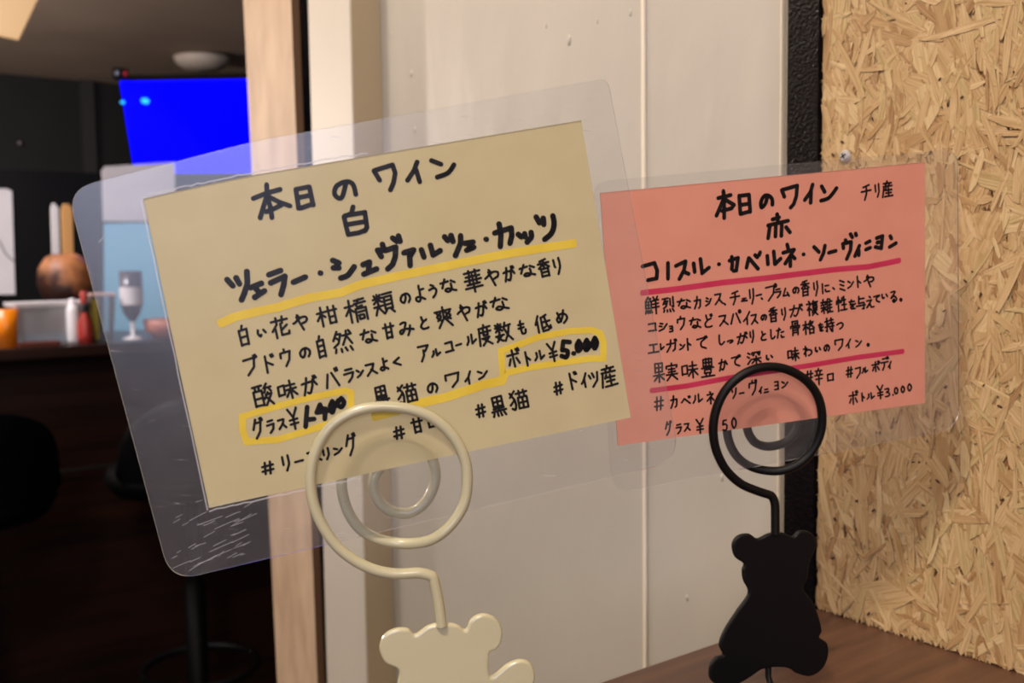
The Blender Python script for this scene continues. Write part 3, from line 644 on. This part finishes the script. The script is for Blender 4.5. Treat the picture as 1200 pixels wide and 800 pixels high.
pb += T('プ 200 195 85 115 ラ 250 200 50 65 ム 305 195 52 65 の 375 180 50 52 香 440 165 65 110 り 515 165 45 110 に 585 165 62 80 、 640 165 22 22 ミ 700 145 48 85 ン 760 135 48 65 ト 815 120 42 80 や 890 115 78 85', P6)
pb += T('コ 155 425 85 90 シ 255 420 90 85 ョ 330 440 45 60 ウ 425 385 85 125 な 555 385 120 110 ど 675 370 90 125 ス 820 360 95 115 パ 935 335 105 135 イ 1040 340 75 120 ス 1110 350 72 105', P5)
pb += T('の 150 370 45 45 香 215 350 65 105 り 290 345 42 90 が 375 325 100 85 複 490 305 82 105 雑 590 290 85 105 性 695 275 75 105 を 770 280 58 68 与 830 270 68 105 え 895 265 66 85 て 945 240 48 56 い 1000 220 52 46 る 1060 225 56 85 。 1112 245 30 34', P6)
pb += T('エ 165 625 105 100 レ 245 610 50 60 ガ 335 600 105 115 ン 435 605 55 65 ト 495 585 55 110 で 620 575 105 125 し 800 545 80 105 っ 885 555 60 42 が 995 530 105 105 り 1088 510 55 120', P5)
pb += T('と 145 500 45 68 し 210 490 48 75 た 265 480 58 78 骨 370 445 74 105 格 465 440 85 95 を 550 440 40 58 持 610 425 66 105 つ 685 420 55 75', P6)
pb += T('果 160 190 100 165 実 270 185 105 145 味 420 170 145 145 豊 575 150 120 160 か 705 125 80 105 で 815 95 85 100 深 970 70 120 115', P7)
pb += T('い 190 650 58 46 味 355 630 85 95 わ 460 605 66 76 い 530 595 48 46 の 592 585 44 56 ワ 680 560 75 85 イ 745 555 42 66 ン 815 550 48 60 。 882 562 30 32', P6)
pb += T('# 160 455 85 120 カ 290 440 68 110 ベ 390 432 80 75 ル 490 410 90 85 ネ 600 405 75 105 ソ 800 365 55 95 ー 865 365 42 20 ヴ 960 320 75 125 ィ 1025 340 32 55 ニ 1075 345 40 45', P7)
pb += T('ヨ 65 410 42 70 ン 130 400 52 60 # 320 335 60 85 辛 395 340 70 125 口 487 345 62 66 # 635 305 55 85 フ 705 305 55 95 ル 755 290 50 46 ボ 840 265 66 86 デ 910 240 66 100 ィ 950 250 32 56', P8)
pb += T('グ 240 665 56 120 ラ 330 670 58 85 ス 400 655 60 75 ¥ 510 645 75 125 7 640 650 55 110 5 720 640 55 95 0 800 620 45 90', P7)
pb += T('ボ 665 510 76 110 ト 740 500 34 66 ル 800 490 65 56 ¥ 875 460 56 105 3 930 465 46 70 . 975 460 20 60 0 1000 450 32 52 0 1052 440 32 52 0 1105 425 34 56', P8)
P.ink('body_writing', pb, 1.2, .00015, M['ink'], 0.2)
P.ribbon('marker_line', [[(752, 343), (793, 338.5), (847, 331), (900, 325.5), (935, 321), (980, 315.5), (1017, 312.5), (1040, 308), (1054, 305)]], 3.4, .00010, M['magenta'])
P.ribbon('marker_line', [[(763, 457.5), (805, 452), (852, 443), (900, 435.5), (952, 427.5), (1005, 418.5), (1058, 411.5)]], 3.2, .00010, M['magenta'])

# ---------------------------------------------------------------- bear memo clips
def stand(card, coil, crop, wire_r, bear, bcrop, m, label, loop_end, name='bear_memo_clip'):
    """coil: traced wire from the stem to the inner end; the first part passes in front of the card, the rest behind"""
    ox, oy, s = crop
    pp = [(ox + coil[i] / s, oy + coil[i + 1] / s) for i in range(0, len(coil), 2)]
    n_st = 5
    cl = crom([(a, b, 0) for a, b in pp[n_st:]], 8); nv = Vector((card.n.x, card.n.y, 0)).normalized()
    off_f = wire_r + 0.0007; off_b = -wire_r - 0.0007
    pts = []
    for i, v in enumerate(cl):
        k = i / 8.0; t = min(1, max(0, (k - (loop_end - 1.6)) / 3.0)); t = t * t * (3 - 2 * t)
        pts.append(card.pt(v.x, v.y, off_f * (1 - t) + off_b * t))
    base0 = pts[0]
    stem = [on_pl(a, b, base0, nv) for a, b in pp[:n_st]]
    full = crom(stem + [pts[0]], 8)[:-1] + pts
    # bear plate
    bx, by, bs = bcrop
    ol = [(bx + bear[i] / bs, by + bear[i + 1] / bs) for i in range(0, len(bear), 2)]
    ol3 = [on_pl(v.x, v.y, base0, nv) for v in crom([(a, b, 0) for a, b in ol], 6, True)]
    cen = sum(ol3, Vector()) / len(ol3)
    stem_bottom = stem[0]
    foot = Vector((cen.x, cen.y, CT))
    root = thing(name, label, 'memo clip', foot, 'bear memo clips')
    th = 0.0026
    pl = prism('bear_plate', [q - nv * th * 1.0 for q in ol3], nv * th, m, root, bevel=0.0008)
    w1 = tube('wire_coil', full, wire_r, m, root, 14)
    low = min(q.z for q in ol3)
    c2 = Vector((stem_bottom.x, stem_bottom.y, 0)) * 0 + Vector((cen.x, cen.y, 0))
    q0 = Vector((cen.x, cen.y, low + 0.02)) - nv * (th + wire_r); q1 = Vector((cen.x, cen.y, CT + 0.002)) - nv * (th + wire_r)
    qb = q1.copy(); q1 = q1 + nv * .030
    tube('support_wire', [q0, q0.lerp(qb, .5), qb + Vector((0, 0, .004)), qb + (q1 - qb) * .1 + Vector((0, 0, .001)), qb.lerp(q1, .5), q1], wire_r * .75, m, root, 10)
    lathe('round_base', [(0.0001, 0.0), (0.021, 0.0), (0.0222, 0.0008), (0.0215, 0.0022), (0.004, 0.003), (0.0001, 0.003)], (q1.x, q1.y, CT), m, root, 40)
    return root
white_coil = [418, 645, 413, 602, 407, 565, 400, 532, 393, 509,
              378, 495, 352, 490, 315, 492, 275, 491, 230, 481, 180, 457, 130, 417, 90, 360, 66, 300, 58, 240, 65, 180, 90, 120, 130, 75, 190, 45, 260, 35, 340, 45,
              400, 72, 450, 120, 480, 180, 487, 240, 478, 300, 448, 352, 400, 395, 350, 415, 300, 420, 240, 408, 190, 378, 158, 330, 142, 270,
              146, 220, 170, 170, 212, 132, 270, 117, 330, 127, 378, 160, 400, 210, 398, 260, 372, 308, 330, 336, 285, 333, 250, 310, 231, 270, 232, 235, 250, 210]
white_bear = [298, 765, 262, 745, 246, 708, 258, 672, 290, 654, 325, 654, 345, 669, 380, 646, 420, 638, 460, 643, 484, 656, 500, 627, 532, 613, 566, 624, 585, 652,
              583, 688, 568, 710, 550, 722, 553, 785, 600, 752, 636, 740, 664, 750, 676, 780, 668, 815, 640, 850, 600, 885, 605, 950, 600, 1010, 640, 1020, 672, 1060, 660, 1110, 610, 1135, 560, 1120, 520, 1090,
              430, 1085, 350, 1095, 310, 1125, 250, 1140, 205, 1115, 200, 1070, 230, 1030, 262, 1015, 250, 960, 262, 890, 285, 840, 296, 800]
stand(Y, white_coil, (340, 460, 2.353), 0.00168, white_bear, (340, 460, 2.353), M['cream_metal'],
      'cream white wire memo clip with bear plate holding the yellow card', 23)
black_coil = [217, 452, 217, 430, 217, 405, 216, 380, 210, 364,
              196, 354, 168, 345, 130, 328, 96, 296, 73, 250, 66, 200, 75, 150, 100, 104, 142, 70, 190, 56, 240, 63, 285, 90, 312, 130,
              320, 180, 311, 225, 287, 264, 250, 292, 210, 304, 165, 297, 130, 270, 111, 225, 114, 180, 138, 145, 180, 124, 225, 122, 262, 145, 278, 182, 270, 217, 245, 241, 207, 250, 176, 241, 159, 215, 158, 188, 176, 170, 200, 164]
black_bear = [145, 522, 124, 505, 119, 475, 133, 456, 158, 452, 178, 463, 205, 451, 235, 449, 260, 458, 274, 446, 296, 446, 311, 460, 314, 482, 304, 505, 297, 525, 293, 555, 284, 580,
              306, 612, 320, 645, 327, 678, 322, 694, 340, 708, 342, 738, 328, 768, 300, 785, 268, 778, 248, 766, 215, 764, 185, 770, 160, 787, 128, 804, 90, 808, 66, 792, 66, 762, 80, 742, 96, 735,
              88, 712, 100, 678, 128, 634, 156, 592, 145, 562, 142, 538]
stand(P, black_coil, (800, 400, 2), 0.00195, black_bear, (800, 400, 2), M['black_metal'],
      'matt black wire memo clip with bear plate holding the pink card', 17)

# ---------------------------------------------------------------- the bar in the background
bt = on(60, 406, 2, CT)                     # front edge of the bar top
YF = bt.y
bar = thing('bar_counter', 'dark brown wooden bar counter with bottles and tubs at far left', 'bar', (0, YF, 0))
box('bar_top', (-1.6, YF, CT - 0.03), (2.6, YF + 0.5, CT), M['bar_wood'], bar, bevel=0.004)
box('bar_front', (-1.6, YF + 0.12, 0.0), (2.6, YF + 0.16, CT - 0.031), M['bar_wood'], bar)
pr = on(90, 550, 1, YF + 0.05)
tube('foot_rail', [(-1.5, YF + 0.05, pr.z), (0, YF + 0.05, pr.z), (2.4, YF + 0.05, pr.z)], 0.006, M['steel'], bar, 10)
for xx in (-1.0, 0.1, 1.2, 2.2):
    tube('rail_bracket', [(xx, YF + 0.05, pr.z), (xx, YF + 0.12, pr.z)], 0.005, M['steel'], bar, 8)

def base_at(px, dy):                        # a spot on the bar top, dy behind its front edge
    return on(px, 300, 1, YF + dy).to_2d().to_3d() + Vector((0, 0, CT))
S = (on(60, 400, 1, YF + .08) - on(60, 300, 1, YF + .08)).length / 100   # metres per pixel there

b = base_at(3, .05)
c = thing('orange_cup', 'orange plastic cup on the bar at the left edge of the photo', 'cup', b)
lathe('cup_body', [(.0001, 0), (.022, 0), (.028, .092), (.0265, .092), (.021, .004), (.0001, .004)], b, M['orange'], c)
b = base_at(52, .14)
t_ = thing('storage_tub', 'clear plastic storage tub on the bar between orange cup and red bottle', 'tub', b)
def tapered(name, b, w0, w1, d0, d1, h, m, parent, th=.002, z0=0, bevel=0.004):
    bm = bmesh.new()
    for ww, dd, zz in ((w0, d0, z0), (w1, d1, z0 + h)):
        for sx, sy in ((-1, -1), (1, -1), (1, 1), (-1, 1)): bm.verts.new(Vector(b) + Vector((sx * ww / 2, sy * dd / 2, zz)))
    bm.verts.ensure_lookup_table(); v = bm.verts
    bm.faces.new((v[3], v[2], v[1], v[0]))
    for k in range(4): bm.faces.new((v[k], v[(k + 1) % 4], v[4 + (k + 1) % 4], v[4 + k]))
    bmesh.ops.bevel(bm, geom=[e for e in bm.edges if abs(e.verts[0].co.z - e.verts[1].co.z) > h * .5], offset=bevel, segments=3, affect='EDGES')
    o = bm_obj(name, bm, m, parent); md = o.modifiers.new('s', 'SOLIDIFY'); md.thickness = th; return o
tapered('tub_body', b, .15, .175, .10, .115, .098, M['clear_plastic'], t_)
tapered('tub_rim', b, .18, .182, .12, .122, .010, M['white_plastic'], t_, .004, .095)
tapered('blue_lining', b, .14, .15, .09, .10, .020, M['light_blue'], t_, .002, .004)
bb = Vector(b) + Vector((.028, -.01, .0265))
o = lathe('bread_roll', [(.0001, 0), (.02, .004), (.029, .022), (.022, .040), (.0001, .046)], bb, M['wood_light']); tag(o, 'round pale tan roll inside the clear storage tub', 'food')
bb = Vector(b) + Vector((-.022, -.02, .0265))
o = box('dark_tin', bb - Vector((.014, .01, 0)), bb + Vector((.014, .01, .040)), M['dark_wall'], bevel=.002); tag(o, 'small dark grey tin inside the clear storage tub', 'tin')
for px, lab in ((28, 'dark red-brown wooden coaster on the bar nearer the orange cup'), (53, 'dark red-brown wooden coaster on the bar below the roll')):
    b = base_at(px, .03); o = box('wooden_coaster', b - Vector((.026, .02, 0)), b + Vector((.022, .02, .012)), mat('coaster', srgb(92, 40, 26), .5), bevel=.002); tag(o, lab, 'coaster', 'wooden coasters on the bar')

b = base_at(82, .075)
c = thing('white_squeeze_bottle', 'white squeeze bottle on the bar left of the red bottle', 'bottle', b)
lathe('bottle_body', [(.0001, 0), (.014, 0), (.0155, .01), (.0155, .085), (.010, .098), (.0001, .1)], b, M['white_plastic'], c)
lathe('cap', [(.0085, .0985), (.0075, .112), (.0001, .114)], b, M['white_plastic'], c)
b = base_at(96, .05)
c = thing('red_sauce_bottle', 'red sauce bottle with black neck band and red cap on the bar', 'bottle', b)
lathe('bottle_body', [(.0001, 0), (.018, 0), (.0185, .02), (.017, .05), (.010, .070), (.008, .078)], b, M['red'], c)
o = lathe('neck_band', [(.0084, .078), (.0084, .100), (.0001, .1005)], b, M['black_metal'], c)
lathe('cap', [(.0086, .101), (.0095, .128), (.006, .132), (.0001, .132)], b, M['red'], c)
b = base_at(114, .12)
c = thing('square_bin', 'square clear bin holding a yellow folder behind the yellow card film', 'bin', b)
tapered('bin_body', b, .050, .066, .05, .07, .118, M['bin_plastic'], c)
tapered('bin_rim', b, .067, .069, .072, .074, .006, mat('pink_rim', srgb(225, 190, 180), .5), c, .003, .117)
q = Vector(b) + Vector((-.006, -.012, .004))
o = box('yellow_folder', q - Vector((.024, .004, 0)), q + Vector((-.002, .004, .105)), M['yellow']); tag(o, 'yellow folder standing in the square bin', 'folder')

b = base_at(75, .30)
c = thing('round_utensil_pot', 'round brown pot on white foot behind the clear tub', 'pot', b)
lathe('pot_foot', [(.0001, 0), (.05, 0), (.052, .05), (.045, .095)], b, M['white_plastic'], c)
lathe('pot_body', [(.04, .095), (.060, .112), (.071, .150), (.066, .190), (.048, .218), (.030, .228), (.028, .222), (.045, .205), (.06, .15), (.0001, .11)], b, M['brown'], c)
def stick(name, px, y0, y1, w_, m, lab, cat, tip):
    a = on(px + 2, y1, 1, b.y); d = on(px, y0, 1, b.y); h = (d - a)
    t0 = Vector((w_ / 2, 0, 0)); pts = [a - t0, a + t0, d + t0 - h * .08, d + (t0 if not tip else Vector()) * .4, d - t0 * .5, d - t0 - h * .1]
    o = prism(name, pts, Vector((0, .006, 0)), m, None, bevel=.001); tag(o, lab, cat)
stick('white_spatula', 64, 238, 305, .019, M['white_plastic'], 'white spatula with pointed tip standing in the round brown pot', 'spatula', True)
stick('wooden_spatula', 78, 239, 305, .029, M['wood_light'], 'wooden spatula with rounded tip standing in the round brown pot', 'spatula', False)

b = base_at(152, .10)
c = thing('stemmed_glass', 'stemmed glass of dark drink with white printed band before blue sheet', 'glass', b)
lathe('glass_foot', [(.0001, .001), (.028, 0), (.028, .003), (.006, .01), (.0055, .046)], b, M['white_plastic'], c)
lathe('dark_drink', [(.0001, .045), (.007, .048), (.021, .068), (.0285, .094), (.0285, .180), (.0001, .180)], b, mat('dark_drink', srgb(52, 42, 48), .2), c)
lathe('printed_band', [(.0291, .092), (.0291, .138)], b, M['white_sheet'], c)
b = base_at(190, .10)
c = thing('clay_bowl', 'reddish clay bowl on the bar beside the stemmed glass', 'bowl', b)
lathe('bowl_body', [(.0001, 0), (.03, 0), (.052, .02), (.056, .05), (.053, .05), (.045, .02), (.0001, .008)], b, M['terracotta'], c)

# wall behind the bar: a dark shelving partition carrying the sheets
YP = YF + 1.0
part = thing('bar_back_cabinet', 'black back cabinet standing behind the bar', 'cabinet', (0, YP, 0))
pa = on(112, 240, 1, YP)
box('cabinet_body', (-1.6, YP + .012, 0), (2.2, YP + .3, on(60, 200, 1, YP).z - .0), M['cabinet_black'], part)
def sheet(name, quad, m, lab, cat, yy, th=.003):
    pts = [on(a, b_, 1, yy) for a, b_ in quad]
    o = prism(name, pts, Vector((0, th, 0)), m); return tag(o, lab, cat)
sheet('white_poster', [(-30, 222), (8, 221), (14, 224), (18, 345), (-30, 345)], M['white_sheet'], 'white sheet with thin dark curves at the left edge above the orange cup', 'poster', YP)
o = tube('thin_cable', crom([on(a, b_, 1, YP - .003) for a, b_ in ((-8, 278), (0, 284), (6, 296), (14, 304), (18, 306))], 6), .0018, M['dark_wall'], None, 8); tag(o, 'thin grey cable hanging across the white sheet at the left edge', 'cable')
sheet('menu_poster', [(119, 200), (123, 195), (205, 190), (205, 259), (121, 259)], M['white_sheet'], 'pale pinkish poster below the blue screen', 'poster', YP)
sheet('blue_sheet', [(122, 262), (230, 260), (230, 392), (122, 396)], M['light_blue'], 'light blue sheet behind the stemmed glass', 'sheet', YP - .01)
kn = on(23, 168, 1, YB); bm = bmesh.new(); bmesh.ops.create_uvsphere(bm, u_segments=12, v_segments=8, radius=.016, matrix=Matrix.Translation(kn + Vector((0, -.012, 0))))
tag(bm_obj('wall_knob', bm, M['steel'], smooth=True), 'small grey knob on the black back wall', 'knob')
pc = on(97, 150, 1, YB - .05); pc2 = on(112, 150, 1, YB - .05)
box('trim_4', (pc.x, YB - .05, 0), (pc2.x, YB - .001, CEIL), mat('grey_post', srgb(48, 47, 50), .6), kind='structure')

# blue screen hung below the ceiling
def quadplane(corners, depth):
    r = [ray(a, b_) for a, b_ in corners]
    A = Matrix(((-r[1].x, r[2].x, -r[3].x), (-r[1].y, r[2].y, -r[3].y), (-r[1].z, r[2].z, -r[3].z)))
    s_ = A.inverted() @ (-r[0]); zz = [1, s_.x, s_.y, s_.z]; k = depth / (sum(zz) / 4)
    return [CAM + r[i] * zz[i] * k for i in range(4)]
TV = quadplane([(140.5, 96), (292, 93.5), (296, 202), (158, 203)], 3.9)
tn = (TV[1] - TV[0]).cross(TV[3] - TV[0]).normalized()
if tn.dot(CAM - TV[0]) > 0: tn = -tn
tv = thing('blue_screen', 'blank bright blue screen hanging under the ceiling over the bar', 'screen', TV[3])
ms = bpy.data.materials.new('blue_display'); ms.use_nodes = True
bs_ = ms.node_tree.nodes['Principled BSDF']; bs_.inputs['Base Color'].default_value = (0.0, 0.0, 0.02, 1)
bs_.inputs['Emission Color'].default_value = (0.0, 0.0, 1.0, 1); bs_.inputs['Emission Strength'].default_value = 1.3; bs_.inputs['Roughness'].default_value = .3
so_ = prism('display', TV, tn * .004, ms, tv)
cc = sum(TV, Vector()) / 4
prism('housing', [cc + (q - cc) * 1.0 + tn * .0045 for q in TV], tn * .035, M['black_metal'], tv)
tube('wall_arm', [cc + tn * .035, cc + tn * .10, CAM + (cc + tn * .10 - CAM) * ((YB - CAM.y) / (cc + tn * .10 - CAM).y)], .016, M['black_metal'], tv, 10)
for (px, py, rr, nm, lab) in ((170, 118.5, 4.6, 'cyan_reflection', 'cyan lamp reflection drawn as a glowing spot'), (143.5, 120, 2.6, 'cyan_reflection_small', 'small cyan reflection drawn as a glowing spot')):  # reflections on the screen, put in as glowing discs
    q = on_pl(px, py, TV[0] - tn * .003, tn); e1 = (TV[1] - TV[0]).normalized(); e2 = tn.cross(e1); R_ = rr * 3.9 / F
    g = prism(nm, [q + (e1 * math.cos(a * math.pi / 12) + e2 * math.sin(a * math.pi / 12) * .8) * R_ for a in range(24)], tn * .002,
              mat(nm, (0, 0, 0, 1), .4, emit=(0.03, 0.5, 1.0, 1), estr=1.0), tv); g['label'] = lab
cp = on_pl(141, 87, TV[0], tn)
wc = thing('small_camera', 'small dark camera with grey and red dots above the blue screen', 'camera', cp)
bm = bmesh.new(); bmesh.ops.create_cube(bm, size=1, matrix=Matrix.Translation(cp) @ Matrix.Diagonal((.05, .03, .04, 1))); bm_obj('camera_body', bm, M['black_metal'], wc)
for dx, c_ in ((-.014, srgb(120, 130, 150)), (.014, srgb(190, 40, 60))):
    bm = bmesh.new(); bmesh.ops.create_uvsphere(bm, u_segments=12, v_segments=8, radius=.009, matrix=Matrix.Translation(cp + Vector((dx, -.016, 0)))); bm_obj('dot', bm, mat('dot', c_, .3), wc, True)

# ceiling fixtures
q = on(237, 82, 2, CEIL - .085); q.z = CEIL - .085
cl = thing('ceiling_light', 'shallow white bowl ceiling light right above the blue screen', 'ceiling light', (q.x, q.y, CEIL))
lathe('bowl_shade', [(.0001, 0), (.09, .004), (.13, .03), (.145, .062), (.14, .064), (.0001, .06)], q, mat('lamp_white', srgb(200, 190, 180), .5), cl, 36)
lathe('ceiling_mount', [(.03, .06), (.03, .0849)], q, M['white_plastic'], cl, 20)
# tapered wooden lamp shade, top left
dS = 2.0
tl = [at_z(a, b_, dS) for a, b_ in ((22, 48), (-60, 30), (-110, -60), (66, -46))]
sh = thing('wooden_lampshade', 'tapered pale wooden lampshade hanging at the top left corner', 'lampshade', Vector((tl[0].x, tl[0].y, CEIL)))
back = (tl[1] - tl[0]).cross(Vector((0, 0, 1))).normalized()
if back.dot(tl[0] - CAM) < 0: back = -back
mw = noise_mat('lit_wood', srgb(214, 184, 140), srgb(226, 196, 152), 12, (1, 1, .2), .5, 0)
mw.node_tree.nodes['Principled BSDF'].inputs['Emission Color'].default_value = srgb(255, 190, 110); mw.node_tree.nodes['Principled BSDF'].inputs['Emission Strength'].default_value = .10
back = (sum(tl, Vector()) / 4 - CAM).normalized()
prism('shade_body', [tl[0], tl[1], tl[2], tl[3]], back * .14, mw, sh, bevel=.003)
ct_ = sum(tl, Vector()) / 4 + back * .07
tube('cord', [Vector((ct_.x, ct_.y, tl[3].z - .005)), Vector((ct_.x, ct_.y, CEIL))], .004, M['black_metal'], sh, 8)

# bar stools: dark bucket seats on a pole
def stool(px_c, yy, lab, m):
    p0 = on(px_c, 600, 1, yy); x0 = p0.x; sz = .75
    r_ = thing('bar_stool', lab, 'bar stool', (x0, yy, 0), 'bar stools')
    seg = 28
    lathe('stool_base', [(.0001, .0), (.2, .0), (.2, .012), (.03, .03), (.0001, .03)], (x0, yy, 0), m, r_, 40)
    lathe('pole', [(.024, .03), (.024, .5), (.018, .5), (.018, sz - .03)], (x0, yy, 0), m, r_, 20)
    pts = [(x0 + .13 * math.cos(a), yy - .02 + .13 * math.sin(a), .30) for a in np.linspace(0, 2 * math.pi, 33)]
    tube('foot_ring', pts, .009, M['black_metal'], r_, 8)
    lathe('seat', [(.0001, 0), (.10, .0), (.17, .02), (.19, .05), (.18, .075), (.0001, .085)], (x0, yy, sz - .04), m, r_, 36)
    vs_, fs = [], []; n = 22
    for j, (h, ro) in enumerate(((.0, .185), (.08, .195), (.16, .20), (.20, .2), (.20, .185), (.16, .182), (.08, .178), (.0, .168))):
        for k in range(n):
            a = math.radians(-20 - 140 * (k / (n - 1))); up = math.sin((k / (n - 1)) * math.pi) ** .35
            vs_.append((x0 + ro * math.cos(a), yy + ro * math.sin(a), sz + .02 + h * max(up, .12)))
    for j in range(7):
        for k in range(n - 1): fs.append((j * n + k, j * n + k + 1, (j + 1) * n + k + 1, (j + 1) * n + k))
    obj('backrest', vs_, fs, m, r_, True)
    return r_
stool(225, YF - .32, 'black bucket bar stool behind the bottom left of the yellow card', M['stool_black'])
stool(-50, YF - .32, 'black bucket bar stool cut by the left edge of the photo', M['stool_black'])
